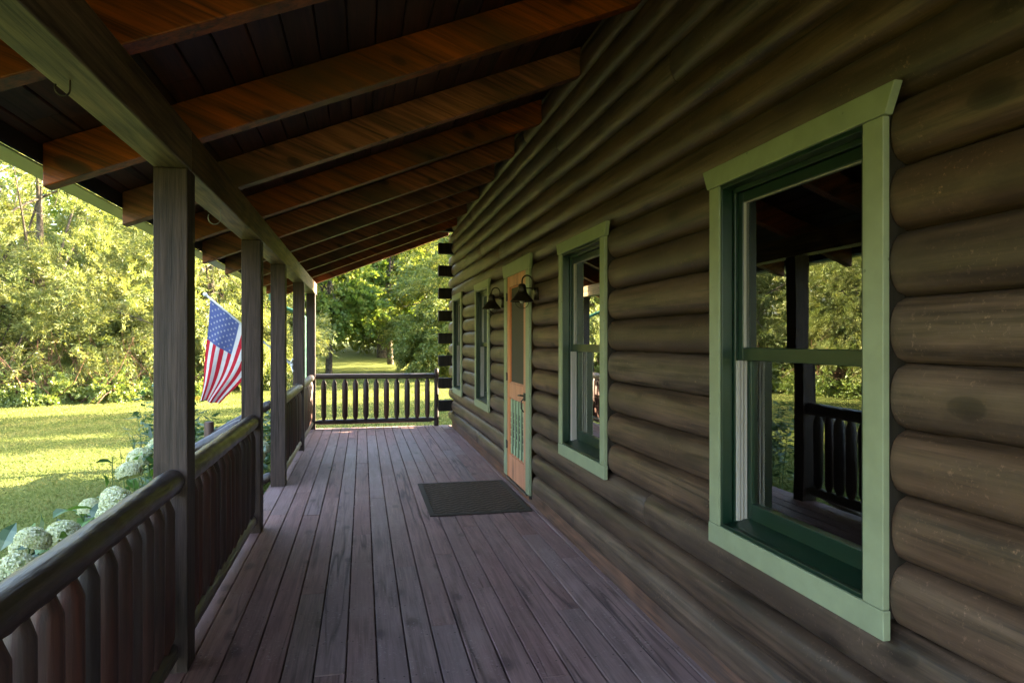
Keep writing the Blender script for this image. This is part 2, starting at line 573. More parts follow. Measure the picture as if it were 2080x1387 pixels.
def grass():
    N = 400000
    a = rng.uniform(-14, -.9, N); b = rng.uniform(2.5, 24, N)
    k = rng.random(N) < .22
    a[k] = rng.uniform(-3, 5, k.sum()); b[k] = rng.uniform(11.9, 30, k.sum())
    z = np.array([gz(x, y) for x, y in zip(a, b)])
    th = rng.uniform(0, 6.28, N)
    h = rng.uniform(.018, .042, N) * (1 + .25 * (b > 15))
    w = rng.uniform(.005, .009, N) * (1 + b / 14)
    lean = rng.normal(0, .03, (N, 2))
    V = np.zeros((N, 3, 3))
    V[:, 0] = np.stack([a - np.cos(th) * w, b - np.sin(th) * w, z - .005], 1)
    V[:, 1] = np.stack([a + np.cos(th) * w, b + np.sin(th) * w, z - .005], 1)
    V[:, 2] = np.stack([a + lean[:, 0], b + lean[:, 1], z + h], 1)
    o = quads('grass', V, rng.random(N), M['grass'], nv=3)
    tag(o, 'short mown green grass covering the lawn beside the porch', 'grass', None, 'stuff')
grass()

# ------------------------------------------------------------------ porch deck
Y0, Y1 = -2.6, 11.72
def deck():
    mb = MB()
    for i in range(-1, 17):
        x0 = -.757 + .1373 * i
        x1 = x0 + .1373
        if x1 > 1.50:
            x1 = 1.50
        y = Y0 - random.uniform(0, 2.5)
        while y < Y1:
            y2 = y + random.choice((2.44, 3.05, 3.66, 4.27))
            if Y1 - y2 < .9:
                y2 = Y1
            a, b = max(y, Y0) + .0012, min(y2, Y1) - .0012
            if b > a:
                p, q, c = x0 + .0032, x1 - .0032, .004
                dz = random.uniform(-.0018, .0018)
                poly = [(p, -.027), (q, -.027), (q, dz - c), (q - c * .35, dz - c * .35), (q - c, dz), (p + c, dz), (p + c * .35, dz - c * .35), (p, dz - c)]
                mb.prism(poly, 'Y', a, b)
            y = y2
    for y in np.arange(Y0 + .05, Y1, .4):
        mb.box(-.80, 1.5, y, y + .04, -.2, -.028)
    mb.box(-.93, -.90, Y0, Y1, -.25, -.031)
    o = mb.build('porch_deck', M['deck'], None, origin=(0, 0, 0))
    o['kind'] = 'structure'
deck()

# ------------------------------------------------------------------ the log house
house = thing('log_house', (1.5, 4.5, -.6), 'dark brown log house with green trimmed windows and a covered porch', 'house')
SLOPE, ZB = .395, 2.405
def zr(x):                       # underside of the porch rafters
    return ZB + SLOPE * (x + .752)
XS, BULGE, CH, Z0 = 1.523, .058, .189, .071
WIN = [(1.67, 2.665), (3.962, 4.957), (7.905, 8.90), (10.17, 11.165)]
WZ0, WZ1 = .605, 2.182
DOOR = (5.885, 6.985)
YE = 11.44
def log_profile():
    pts = []
    for i in range(13):
        t = -1 + 2 * i / 12
        pts.append((max(0, 1 - abs(t) ** 2.3) ** .55, t))
    return pts
PROF = log_profile()
def wall_logs():
    joints = {13: 8.6, 16: 9.3, 17: 6.2, 14: 3.1, 12: 7.4, 2: 3.42, 0: 8.8, 15: 5.1}
    for k in range(0, 19):
        zc, hh = Z0 + CH * (k + .5), CH / 2
        zt, zb = zc + hh, zc - hh
        cuts = []
        for (a, b) in WIN:
            if zt > WZ0 + .06 and zb < 2.10:
                cuts.append((a - .0008, b + .0008))
        if zb < 2.14:
            cuts.append((DOOR[0] - .0008, DOOR[1] + .0008))
        cuts.sort()
        segs, y = [], Y0 - .2
        for a, b in cuts:
            segs.append((y, a, y > Y0, True))
            y = b
        yend = YE + (.42 if k % 2 == 0 else .0)
        segs.append((y, yend, y > Y0, True))
        if k in joints:
            j = joints[k]
            ns = []
            for s_ in segs:
                if s_[0] + .3 < j < s_[1] - .3:
                    ns += [(s_[0], j - .002, s_[2], 'j'), (j + .002, s_[1], 'j', s_[3])]
                else:
                    ns.append(s_)
            segs = ns
        ph = random.uniform(0, 6)
        for (a, b, ta, tb) in segs:
            mb = MB()
            n = max(2, int((b - a) / .3))
            ys = list(np.linspace(a, b, n + 1))
            ex = [(ta, a, 1), (tb, b, -1)]
            for flag, y_, sg in ex:
                if flag is True:
                    ys += [y_ + sg * .003, y_ + sg * .007, y_ + sg * .014, y_ + sg * .05]
                elif flag == 'j':
                    ys += [y_ + sg * .006]
            ys = sorted(set(round(q, 5) for q in ys))
            vs, fs = [], []
            for y_ in ys:
                e = 1.0
                for flag, y0_, sg in ex:
                    dd = abs(y_ - y0_)
                    if flag is True and dd < .05:
                        e = min(e, .93 + .07 * min(1, dd / .014))
                    elif flag == 'j' and dd < .006:
                        e = min(e, .9 + .1 * dd / .006)
                wob = .0028 * math.sin(y_ * 1.3 + ph) + .0016 * math.sin(y_ * 3.7 + ph * 2)
                for (dx, t) in PROF:
                    vs.append((XS - (BULGE * e + wob) * dx, y_, zc + t * (hh - .0012)))
                vs.append((XS + .12, y_, zt - .0012))
                vs.append((XS + .12, y_, zb + .0012))
            m = len(PROF) + 2
            for i in range(len(ys) - 1):
                for q in range(m):
                    q2 = (q + 1) % m
                    fs.append((i * m + q, (i + 1) * m + q, (i + 1) * m + q2, i * m + q2))
            fs.append(tuple(range(m)))
            fs.append(tuple((len(ys) - 1) * m + q for q in range(m - 1, -1, -1)))
            mb.add(vs, fs)
            autosmooth(mb.build('wall_log', M['log'], house), 50)
    # logs of the end wall, their sawn ends passing the corner
    for k in range(1, 19, 2):
        zc = Z0 + CH * (k + .5)
        mb = MB()
        mb.box(1.252, 9.2, YE + .01, YE + .16, zc - .089, zc + .089)
        mb.build('corner_log', M['log_end'], house, bevel=.006)
    for k in range(0, 19, 2):
        zc = Z0 + CH * (k + .5)
        mb = MB()
        mb.box(XS + .125, 9.2, YE + .02, YE + .15, zc - .0965, zc + .0965)
        mb.build('corner_log', M['log_end'], house, bevel=.004)
wall_logs()

def shell():
    mb = MB()
    B0, B1 = Y0 - .2, YE
    x0, x1 = XS + .121, 9.3
    ys = [B0]
    openings = [(a + .07, b - .07, WZ0 + .07, 2.09) for a, b in WIN] + [(DOOR[0] + .13, DOOR[1] - .13, .05, 2.1)]
    openings.sort()
    # front backing wall with the openings left free
    y = B0
    for a, b, z0, z1 in openings:
        mb.box(x0, x0 + .05, y, a, -.55, 3.5)
        mb.box(x0, x0 + .05, a, b, -.55, z0)
        mb.box(x0, x0 + .05, a, b, z1, 3.5)
        y = b
    mb.box(x0, x0 + .05, y, B1, -.55, 3.5)
    mb.box(x1, x1 + .15, B0, B1 + .1, -.55, 3.6)
    for yy in (B0 - .16, B1 - .15):
        mb.box(x0 + .051, x1 - .001, yy, yy + .15, -.55, 3.5)
    mb.box(x0 + .051, x1 - .001, 5.4, 5.5, .0, 2.6)
    mb.box(4.6, 4.7, B0, 5.39, .0, 2.6)
    mb.build('wall', M['inwall'], house)
    f = MB()
    f.box(x0 + .052, x1 - .002, B0, B1 - .16, -.05, -.002)
    f.box(x0 + .052, x1 - .002, B0, B1 - .16, 2.61, 2.66)
    f.build('floor', M['inwood'], house)
    s = MB()
    s.box(-.86, 9.4, Y0 + .1, Y1 - .15, -.9, -.26)
    s.build('foundation', M['stone'], house)
    k = MB()
    for a, b in ((Y0, DOOR[0] + .1), (DOOR[1] - .1, YE)):
        k.prism([(1.475, .001), (1.50, .001), (1.50, .118), (1.483, .118), (1.475, .110)], 'Y', a, b)
    k.box(1.474, 1.50, DOOR[0] + .1005, DOOR[1] - .1005, .001, .05)
    k.build('skirt_board', M['skirt'], house)
shell()

def roof():
    RY0, RY1 = Y0 - .3, 12.0
    th = math.atan(SLOPE)
    # ceiling boards laid across the rafters, running along the porch
    mb = MB()
    x = -1.5
    w = .14 * math.cos(th)
    while x < 1.62:
        xa, xb = x + .0025, min(x + w - .0025, 1.64)
        za, zb = zr(xa) + .2, zr(xb) + .2
        y = RY0 + random.uniform(-2, 0)
        while y < RY1:
            y2 = y + random.uniform(3, 5)
            a, b = max(y, RY0) + .001, min(y2, RY1 - .03) - .001
            if b > a:
                c = .004
                mb.prism([(xa + c, za + c * SLOPE), (xb - c, zb - c * SLOPE), (xb, zb + .005), (xb, zb + .02), (xa, za + .02), (xa, za + .005)], 'Y', a, b)
            y = y2
        x += w
    mb.build('porch_ceiling', M['ceiling'], house, origin=(0, 4, 2.8))
    r = MB()
    zt = lambda q: zr(q) + .2
    xr, zrg = 5.4, zr(1.6) + .25 + 3.8 * .72
    A = [(-1.53, zt(-1.53) + .022), (1.6, zt(1.6) + .022), (xr, zrg), (9.9, 3.0), (9.9, 3.12), (xr, zrg + .12), (1.6, zt(1.6) + .13), (-1.53, zt(-1.53) + .05)]
    r.prism(A, 'Y', RY0, RY1)
    r.build('roof', M['shingle'], house)
    g = MB()
    for yy in (Y0 - .2, YE + .02):
        g = MB()
        g.prism([(1.66, 3.4), (9.3, 3.2), (xr, zrg - .03)], 'Y', yy, yy + .12)
        g.build('gable_wall', M['log'], house)
    # rafters with plumb-cut tails
    for k in range(-6, 9):
        yf = 3.45 + 1.045 * k
        if k == 8:
            yf = 11.83
        m = MB()
        a, b = -1.405, 1.47
        m.prism([(a, zr(a)), (b, zr(b)), (b, zr(b) + .198), (a, zr(a) + .198)], 'Y', yf, yf + .089)
        m.build('rafter', M['rafter'], house, bevel=.005)
    f = MB()
    f.box(-1.432, -1.412, RY0, RY1 - .01, 2.262, 2.338)
    f.build('fascia', M['soffit'], house)
    gt = MB()
    gt.prism([(-1.412, 2.24), (-1.53, 2.24), (-1.56, 2.27), (-1.56, 2.325), (-1.552, 2.325), (-1.552, 2.274), (-1.527, 2.248), (-1.42, 2.248), (-1.412, 2.2475)], 'Y', RY0, RY1)
    gt.build('gutter', M['gutter'], house)
    d = MB()
    d.tube([(-1.48, 11.86, 2.245), (-1.48, 11.86, 2.14), (-1.44, 11.86, 2.07), (-.985, 11.86, 1.885), (-.94, 11.86, 1.84), (-.94, 11.86, -.5), (-1.1, 11.86, -.58)], .03, 10)
    d.build('downspout', paint('green_downspout', (.03, .12, .085), .4, .5), house)
roof()

PX0, PX1 = -.892, -.752
POSTS = [-3.4 + 2.2, 1.045, 3.245, 5.466, 7.145, 9.38, 11.575]
def posts():
    for y in POSTS:
        m = MB()
        m.box(PX0, PX1, y, y + .14, -.02, 2.217)
        m.build('porch_post', M['post'], house, bevel=.005)
    m = MB()
    seams = [Y0 - .2, 3.32, 7.215, 11.97]
    for a, b in zip(seams, seams[1:]):
        m.box(PX0 - .003, PX1 + .003, a + .001, b - .001, 2.2185, 2.402)
    m.build('porch_beam', M['beam'], house, bevel=.006, origin=(-.82, 0, 2.3))
posts()

def windows():
    for wi, (a, b) in enumerate(WIN):
        w = MB()
        # casing boards
        J = .082
        w.box(1.445, 1.468, a, a + J, WZ0 + .0855, 2.098)
        w.box(1.445, 1.468, b - J, b, WZ0 + .0855, 2.098)
        w.box(1.443, 1.468, a - .004, b + .004, WZ0, WZ0 + .085)
        tr = w.build('window', M['sage'], house, bevel=.003)
        h = MB()
        h.prism([(a - .012, 2.0985), (b + .012, 2.0985), (b + .05, WZ1), (a - .05, WZ1)], 'X', 1.440, 1.4685)
        h.build('head_casing', M['sage'], tr, bevel=.003)
        # frame: stepped dark green lining
        f = MB()
        i0, i1, z0, z1 = a + J - .006, b - J + .006, WZ0 + .079, 2.104
        t = .028
        def ring(x0, x1, y0, y1, za, zb, tj, tb, tt):
            f.box(x0, x1, y0, y0 + tj, za, zb)
            f.box(x0, x1, y1 - tj, y1, za, zb)
            f.box(x0, x1, y0 + tj + .0005, y1 - tj - .0005, zb - tt, zb)
            f.box(x0, x1, y0 + tj + .0005, y1 - tj - .0005, za, za + tb)
        ring(1.452, 1.50, i0, i1, z0, z1, .018, .02, .022)
        ring(1.502, 1.64, i0, i1, z0, z1, .034, .03, .04)
        f.prism([(1.47, z0 + .021), (1.60, z0 + .021), (1.60, z0 + .058), (1.503, z0 + .03)], 'Y', i0 + .035, i1 - .035)
        f.build('frame', M['green'], tr, bevel=.002)
        zm = 1.405
        sy0, sy1 = i0 + .036, i1 - .036
        # upper sash (outer) and lower sash (inner)
        def sash(name, x0, x1, za, zb, st, tb, tt):
            q = MB()
            q.box(x0, x1, sy0, sy0 + st, za, zb)
            q.box(x0, x1, sy1 - st, sy1, za, zb)
            q.box(x0, x1, sy0 + st + .0004, sy1 - st - .0004, zb - tt, zb)
            q.box(x0, x1, sy0 + st + .0004, sy1 - st - .0004, za, za + tb)
            q.build(name, M['green'], tr, bevel=.003)
            q = MB()
            xm = (x0 + x1) / 2
            q.box(xm, xm + .004, sy0 + st - .004, sy1 - st + .004, za + tb - .004, zb - tt + .004)
            q.build('glass', M['glass'], tr)
            q = MB()
            e = .0035
            for (p, r_) in ((sy0 + st + .0005, sy0 + st + e), (sy1 - st - e, sy1 - st - .0005)):
                q.box(x0 + .004, xm - .0005, p, r_, za + tb + .001, zb - tt - .001)
            q.box(x0 + .004, xm - .0005, sy0 + st + e, sy1 - st - e, zb - tt - e, zb - tt - .001)
            q.build('glazing_bead', M['white'] if name == 'upper_sash' else M['green'], tr)
        sash('upper_sash', 1.516, 1.546, zm - .028, z1 - .042, .034, .052, .042)
        sash('lower_sash', 1.552, 1.584, z0 + .032, zm + .022, .036, .075, .03)
        # pale vinyl jamb tracks below the meeting rail
        q = MB()
        for (p, r_) in ((sy0 - .001, sy0 + .012), (sy1 - .012, sy1 + .001)):
            q = MB()
            q.box(1.506, 1.517, p, r_, z0 + .034, zm - .03)
            q.box(1.5225, 1.531, p, r_, z0 + .034, zm - .03)
            q.box(1.537, 1.549, p, r_, z0 + .034, zm - .03)
            q.box(1.517, 1.537, p - .002 if p < (a + b) / 2 else p + .008, r_ - .008 if p < (a + b) / 2 else r_ + .002, z0 + .034, zm - .03)
            q.build('jamb_track', M['white'], tr)
        q = MB()
        q.box(1.469, 1.64, a + .002, i0 - .0008, z0 - .02, z1)
        q.build('buck', M['log_end'], tr)
        q = MB()
        q.box(1.469, 1.64, i1 + .0008, b - .002, z0 - .02, z1)
        q.build('buck', M['log_end'], tr)
        q = MB()
        q.box(1.645, 1.80, i0 - .01, i0 + .02, z0, z1)
        q.box(1.645, 1.80, i1 - .02, i1 + .01, z0, z1)
        q.box(1.645, 1.80, i0 + .021, i1 - .021, z1 - .02, z1 + .01)
        q.box(1.645, 1.80, i0 + .021, i1 - .021, z0 - .01, z0 + .02)
        q.box(1.801, 1.82, i1 - .02, i1 + .08, z0 - .08, z1 + .08)
        q.box(1.801, 1.82, i0 - .08, i0 + .02, z0 - .08, z1 + .08)
        q.build('interior_jamb', M['inwood'], tr)
windows()

def door():
    a, b = DOOR
    J = .135
    t = MB()
    t.box(1.444, 1.468, a, a + J, .078, 2.098)
    t.box(1.444, 1.468, b - J, b, .078, 2.098)
    tr = t.build('door_frame', M['sage'], house, bevel=.003)
    h = MB()
    h.prism([(a - .012, 2.0985), (b + .012, 2.0985), (b + .06, 2.228), (a - .06, 2.228)], 'X', 1.438, 1.4685)
    h.build('head_casing', M['sage'], tr, bevel=.003)
    t = MB()
    t.box(1.4445, 1.5, a + J - .02, b - J + .02, .052, .07)
    t.build('threshold', M['steel'], tr)
    p, q = a + J + .003, b - J - .003
    x0, x1, st = 1.452, 1.482, .105
    d = MB()
    d.box(x0, x1, p, p + st, .078, 2.118)
    d.box(x0, x1, q - st, q, .078, 2.118)
    for z0, z1 in ((.078, .31), (.885, 1.03), (1.99, 2.118)):
        d.box(x0, x1, p + st + .0004, q - st - .0004, z0, z1)
    for z0, z1 in ((.31, .885), (1.03, 1.99)):          # beads
        e = .014
        d.box(x0 + .009, x1 - .004, p + st + .0004, p + st + e, z0 + .0004, z1 - .0004)
        d.box(x0 + .009, x1 - .004, q - st - e, q - st - .0004, z0 + .0004, z1 - .0004)
        d.box(x0 + .009, x1 - .004, p + st + e, q - st - e, z0 + .0004, z0 + e)
        d.box(x0 + .009, x1 - .004, p + st + e, q - st - e, z1 - e, z1 - .0004)
    leaf = d.build('screen_door', M['salmon'], house, bevel=.003)
    s = MB()
    s.box(x1 - .012, x1 - .010, p + st, q - st, 1.03, 1.99)
    s.build('screen', M['screen'], leaf)
    s = MB()
    s.box(x1 - .003, x1 - .001, p + st, q - st, .31, .885)
    s.build('lower_screen', M['screen'], leaf)
    n = 5
    yy = np.linspace(p + st + .05, q - st - .05, n)
    for i, y in enumerate(yy):
        w = MB()
        w.box(x0 + .006, x0 + .02, y - .026, y + .026, .325, .87)
        sp = w.build('slat', M['spindle'], leaf, bevel=.003)
        # cut-out arrow motif of each slat
        for (zz, hh, ww) in ((.72, .05, .006), (.66, .045, .009), (.60, .055, .012), (.53, .06, .015), (.45, .06, .004)):
            if True:
                g = MB()
                g.prism([(y - ww, zz - hh / 2), (y + ww, zz - hh / 2), (y + .002, zz + hh / 2), (y - .002, zz + hh / 2)], 'X', x0 + .0035, x0 + .0065)
                g.build('cutout', M['black'], leaf)
    # handle
    hd = MB()
    hy = p + .05
    hd.box(x0 - .012, x0 + .001, hy - .028, hy + .028, .905, .975)
    hd.tube([(x0 - .012, hy, .95), (x0 - .045, hy, .955), (x0 - .05, hy + .06, .95)], .008, 8)
    hd.tube([(x0 - .012, hy, .925), (x0 - .035, hy, .90), (x0 - .035, hy, .835), (x0 - .012, hy, .80)], .006, 8)
    hd.build('handle', M['black'], leaf, bevel=.002)
    for z in (.36, 1.05, 1.86):
        g = MB()
        g.box(x0 - .006, x0 + .001, q - .02, q + .02, z, z + .075)
        g.tube([(x0 - .008, q + .006, z - .004), (x0 - .008, q + .006, z + .08)], .006, 8)
        g.build('hinge', M['black'], leaf)
    # inner entry door behind the screen
    g = MB()
    g.box(1.60, 1.645, a + .10, b - .10, .05, 2.1)
    g.build('entry_door', M['inwood'], house)
    g = MB()
    g.tube([(1.462, a + .02, .0785), (1.462, a + .02, .045)], .014, 8)
    g.build('door_stop', M['black'], house)
door()

# ------------------------------------------------------------------ railings
def log_tube(mb, p, q, r, n=14, taper=.35, tl=.05, rough=.035, seg=.06):
    p, q = Vector(p), Vector(q)
    L = (q - p).length
    d = (q - p) / L
    ts = list(np.arange(tl, L - tl, seg)) + [L - tl]
    pts = [p] + [p + d * t for t in ts] + [q]
    rad = [r * (1 - taper)] + [r * (1 + random.uniform(-rough, rough) * .6) for _ in ts] + [r * (1 - taper)]
    mb.tube(pts, rad, n, True, 0, rough * .6)
def baluster_mesh(r, z0, z1):
    mb = MB()
    tl = .075
    pts = [(0, 0, z0), (0, 0, z0 + tl), (0, 0, (z0 + z1) / 2), (0, 0, z1 - tl), (0, 0, z1)]
    mb.tube(pts, [r * .42, r * .98, r * 1.03, r, r * .42], 22, True, 0, .012)
    return mb
BAL = []
def balusters():
    for i in range(4):
        o = baluster_mesh(.041 + .002 * i, .13, .81).build('baluster', M['baluster'], None, origin=(0, 0, 0))
        autosmooth(o, 24)
        BAL.append(o)
balusters()
used_bal = set()
def put_bal(parent, x, y, rz):
    b = random.choice(BAL)
    if b in used_bal:
        b = b.copy()
        col.objects.link(b)
    else:
        used_bal.add(b)
    b.parent = parent
    b.location = Vector((x, y, 0)) - WL[parent]
    b.rotation_euler = (0, 0, rz)
    s = random.uniform(.94, 1.06)
    b.scale = (s, s, 1)
def railing(ya, yb, label):
    t = thing('porch_railing', (-.815, (ya + yb) / 2, 0), label, 'railing', 'log railings along the porch')
    m = MB()
    log_tube(m, (-.815, ya - .012, .836), (-.815, yb + .012, .840), .054, 22, .12, .03, .06, .04)
    autosmooth(m.build('top_rail', M['rail'], t), 40)
    m = MB()
    log_tube(m, (-.815, ya, .105), (-.815, yb, .105), .043, 12, .45, .07)
    autosmooth(m.build('bottom_rail', M['rail'], t), 50)
    n = int(round((yb - ya) / .14)) - 1
    for i in range(n):
        y = ya + (i + 1) * (yb - ya) / (n + 1)
        put_bal(t, -.815 + random.uniform(-.004, .004), y, random.uniform(0, 6))
railing(POSTS[1] + .14, POSTS[2], 'log railing nearest the camera, rising to the first dark post')
railing(POSTS[2] + .14, POSTS[3], 'log railing between the first and second dark posts, with a shiny top rail')
railing(POSTS[4] + .14, POSTS[5], 'short log railing just past the porch steps opening')
railing(POSTS[5] + .14, POSTS[6], 'log railing between the last two posts at the far corner')
railing(POSTS[0] + .14, POSTS[1], 'log railing behind the camera by the lawn')
def far_railing():
    t = thing('porch_railing', (.2, 11.645, 0), 'log railing closing the far end of the porch, seen flat against the lawn', 'railing', 'log railings along the porch')
    m = MB()
    log_tube(m, (-.752, 11.645, .860), (1.20, 11.645, .852), .044, 14, .1, .04)
    autosmooth(m.build('top_rail', M['railx'], t), 50)
    m = MB()
    log_tube(m, (-.752, 11.645, .108), (1.20, 11.645, .112), .042, 14, .4, .07)
    autosmooth(m.build('bottom_rail', M['railx'], t), 50)
    for x in (-.62, -.451, -.281, -.111, .059, .227, .396, .566, .739, .908, 1.079):
        put_bal(t, x, 11.645, random.uniform(0, 6))
    m = MB()
    m.tube([(1.234, 11.645, .001), (1.234, 11.645, .5), (1.234, 11.645, .955), (1.234, 11.645, .975)], [.04, .039, .038, .03], 12)
    autosmooth(m.build('newel_post', M['post'], t), 50)
far_railing()

def steps():
    t = thing('porch_steps', (-1.4, 6.38, -.6), 'wooden porch steps with two round newel posts and log handrails', 'steps')
    ya, yb = 5.62, 7.13
    for i in range(3):
        m = MB()
        z = -.15 - .15 * i
        x = -.94 - .29 * i
        m.box(x - .30, x, ya, yb, z - .038, z)
        m.build('tread', M['deck'], t, bevel=.004)
    m = MB()
    for y in (ya + .02, yb - .06):
        m.prism([(-.94, -.19), (-.94, -.45), (-1.6, -.62), (-1.85, -.62), (-1.85, -.49)], 'Y', y, y + .04)
    m.build('stringer', M['deck'], t)
    for y in (5.53, 7.21):
        m = MB()
        m.tube([(-1.475, y, -.62), (-1.475, y, .1), (-1.475, y, .64), (-1.475, y, .655)], [.05, .048, .046, .04], 14, True, 0, .02)
        autosmooth(m.build('newel_post', M['newel'], t), 50)
        for dz in (0, -.72):
            m = MB()
            log_tube(m, (-.893, y, .825 + dz), (-1.47, y, .50 + dz), .046, 12, .2, .04)
            autosmooth(m.build('handrail', M['rail'], t), 50)
steps()

# ------------------------------------------------------------------ lamps, hooks, doormat
def wall_lamp(y, label):
    x, z = 1.335, 1.788
    t = thing('wall_lamp', (1.44, y, z), label, 'lamp', 'barn lamps either side of the door')
    m = MB()
    n = 24
    prof = [(.103, z), (.100, z + .004), (.045, z + .075), (.040, z + .085), (.040, z + .1), (.033, z + .102), (.033, z + .135), (.024, z + .15), (.004, z + .155)]
    vs, fs = [], []
    for r_, zz in prof:
        for k in range(n):
            vs.append((x + r_ * math.cos(2 * math.pi * k / n), y + r_ * math.sin(2 * math.pi * k / n), zz))
    for i in range(len(prof) - 1):
        for k in range(n):
            fs.append((i * n + k, i * n + (k + 1) % n, (i + 1) * n + (k + 1) % n, (i + 1) * n + k))
    m.add(vs, fs)
    o = m.build('lamp_shade', M['bronze'], t)
    sm = o.modifiers.new('thickness', 'SOLIDIFY')
    sm.thickness = .003
    autosmooth(o, 35)
    m = MB()
    pts = [(x, y, z + .15)]
    for i in range(13):
        a = math.pi * (1 - i / 12)
        pts.append((x + .045 + .045 * math.cos(a), y, z + .175 + .05 * math.sin(a)))
    pts += [(x + .09, y, z + .10)]
    m.tube(pts, .0065, 8)
    m.tube([(x + .03, y, z + .115), (1.45, y, z + .115)], .005, 8)
    autosmooth(m.build('arm', M['bronze'], t), 50)
    m = MB()
    m.tube([(1.432, y, z + .07), (1.447, y, z + .07), (1.50, y, z + .07)], [.05, .058, .058], 20)
    o = m.build('backplate', M['bronze'], t)
    m = MB()
    for a in (0, math.pi / 2):
        pts = []
        for i in range(13):
            b = math.pi * i / 12
            pts.append((x + .06 * math.cos(b) * math.cos(a), y + .06 * math.cos(b) * math.sin(a), z - .06 * math.sin(b) + .002))
        m.tube(pts, .0022, 6)
    m.build('guard', M['bronze'], t)
    m = MB()
    m.tube([(x, y, z + .07), (x, y, z + .04), (x, y, z + .01), (x, y, z - .015)], [.012, .02, .027, .012], 14)
    autosmooth(m.build('bulb', M['bulb'], t), 60)
wall_lamp(5.69, 'bronze barn lamp on the near side of the salmon door')
wall_lamp(7.10, 'bronze barn lamp on the far side of the salmon door, next to a window')

def hook(x, y, label, rz, s=1):
    m = MB()
    pts = [(x, y, 2.2225), (x, y, 2.2225 - .035 * s)]
    for i in range(11):
        a = math.pi * i / 10 * 1.15
        pts.append((x - .03 * s * math.cos(rz) * (1 - math.cos(a)), y - .03 * s * math.sin(rz) * (1 - math.cos(a)), 2.2225 - .05 * s - .035 * s * math.sin(a)))
    m.tube(pts, .0028, 8)
    o = m.build('plant_hook', M['steel'] if s > 1 else M['bronze'], None)
    tag(autosmooth(o, 60), label, 'hook', 'hooks under the porch beam')
hook(-.835, 2.227, 'small dark hook under the beam, nearest the camera', .3, .62)
hook(-.805, 4.24, 'bare metal hook under the beam just past the first post', .2, 1.1)

def doormat():
    t = thing('doormat', (.98, 6.29, .002), 'dark ribbed doormat on the deck by the salmon door', 'doormat')
    x0, x1, y0, y1 = .545, 1.415, 5.645, 6.94
    m = MB()
    m.box(x0 + .03, x1 - .03, y0 + .03, y1 - .03, .003, .010)
    m.build('pad', M['mat'], t)
    m = MB()
    for (a, b, c, d) in ((x0, x1, y0, y0 + .045), (x0, x1, y1 - .045, y1), (x0, x0 + .045, y0 + .0455, y1 - .0455), (x1 - .045, x1, y0 + .0455, y1 - .0455)):
        m.box(a, b, c, d, .0025, .013)
    m.build('border', paint('mat_border', (.055, .042, .033), .8, .25), t, bevel=.004)
doormat()

# ------------------------------------------------------------------ flag
def flag():
    root = Vector((-.9, 9.40, 1.13))
    tip = Vector((-1.93, 9.30, 2.02))
    t = thing('flag', root, 'american flag hanging from a silver pole fixed to a porch post', 'flag')
    m = MB()
    m.tube([root, root.lerp(tip, .5), tip], .0125, 10)
    autosmooth(m.build('flag_pole', M['silver'], t), 50)
    m = MB()
    d = (tip - root).normalized()
    m.tube([tip - d * .01, tip + d * .01, tip + d * .025, tip + d * .045, tip + d * .055], [.012, .022, .026, .018, .004], 12)
    autosmooth(m.build('finial', M['silver'], t), 50)
    m = MB()
    m.tube([root - d * .02, root + d * .12], .02, 12)
    for s in (-1, 1):
        m.tube([root + d * .03, root + Vector((.012, -.02, s * .085))], .013, 8)
        m.tube([root + d * .03, root + Vector((.012, s * .06, 0))], .011, 8)
    m.box(-.9, -.893, 9.41, 9.48, 1.03, 1.23)
    autosmooth(m.build('bracket', M['silver'], t), 50)
    # cloth: u along the pole from the tip, w along the hanging fly
    A, B = tip - d * .05, tip - d * .90
    A2 = Vector((-2.03, 9.40, .70)); B2 = Vector((-1.80, 9.34, .64))
    def S(u, w):
        top = A.lerp(B, u)
        bot = A2.lerp(B2, u)
        p = top.lerp(bot, w)
        bow = math.sin(math.pi * w)
        p.x += bow * (.01 + .06 * u) + .012 * math.sin(w * 9 + u * 4) * w
        p.z -= bow * .02 * u
        amp = .012 + .055 * w
        p.y += amp * math.sin(u * 13 + w * 2.2 + .6) + .03 * w * math.sin(u * 5 - w * 3)
        return p
    nu, nw = 52, 60
    me = MB()
    vs = [S(i / nu, j / nw) for j in range(nw + 1) for i in range(nu + 1)]
    groups = {0: [], 1: [], 2: []}
    for j in range(nw):
        for i in range(nu):
            u = (i + .5) / nu
            w = (j + .5) / nw
            st = int(u * 13)
            g = 2 if (st < 7 and w < .4) else (0 if st % 2 == 0 else 1)
            k = j * (nu + 1) + i
            groups[g].append((k, k + 1, k + nu + 2, k + nu + 1))
    k0 = len(me.v)
    me.add(vs, [], 0)
    for g, fs in groups.items():
        for f in fs:
            me.f.append(f)
            me.m.append(g)
            me.r.append(.3)
    # fifty stars on both faces of the canton
    for row in range(9):
        for c in range(6 if row % 2 == 0 else 5):
            u = (row + 1) / 10 * 7 / 13
            w = .4 * ((2 * c + 1 if row % 2 == 0 else 2 * c + 2)) / 12
            e = .004
            pu, pw = (S(u + e, w) - S(u - e, w)).normalized(), (S(u, w + e) - S(u, w - e)).normalized()
            nrm = pu.cross(pw).normalized()
            for sgn in (-1, 1):
                ring = []
                for q in range(10):
                    rr = .017 if q % 2 == 0 else .007
                    an = math.pi * q / 5
                    ring.append(S(u, w) + pu * rr * math.cos(an) + pw * rr * math.sin(an) + nrm * .003 * sgn)
                me.add(ring, [tuple(range(10))], 1, .9)
    autosmooth(me.build('flag_cloth', [M['fred'], M['fwhite'], M['fblue']], t), 60)
flag()

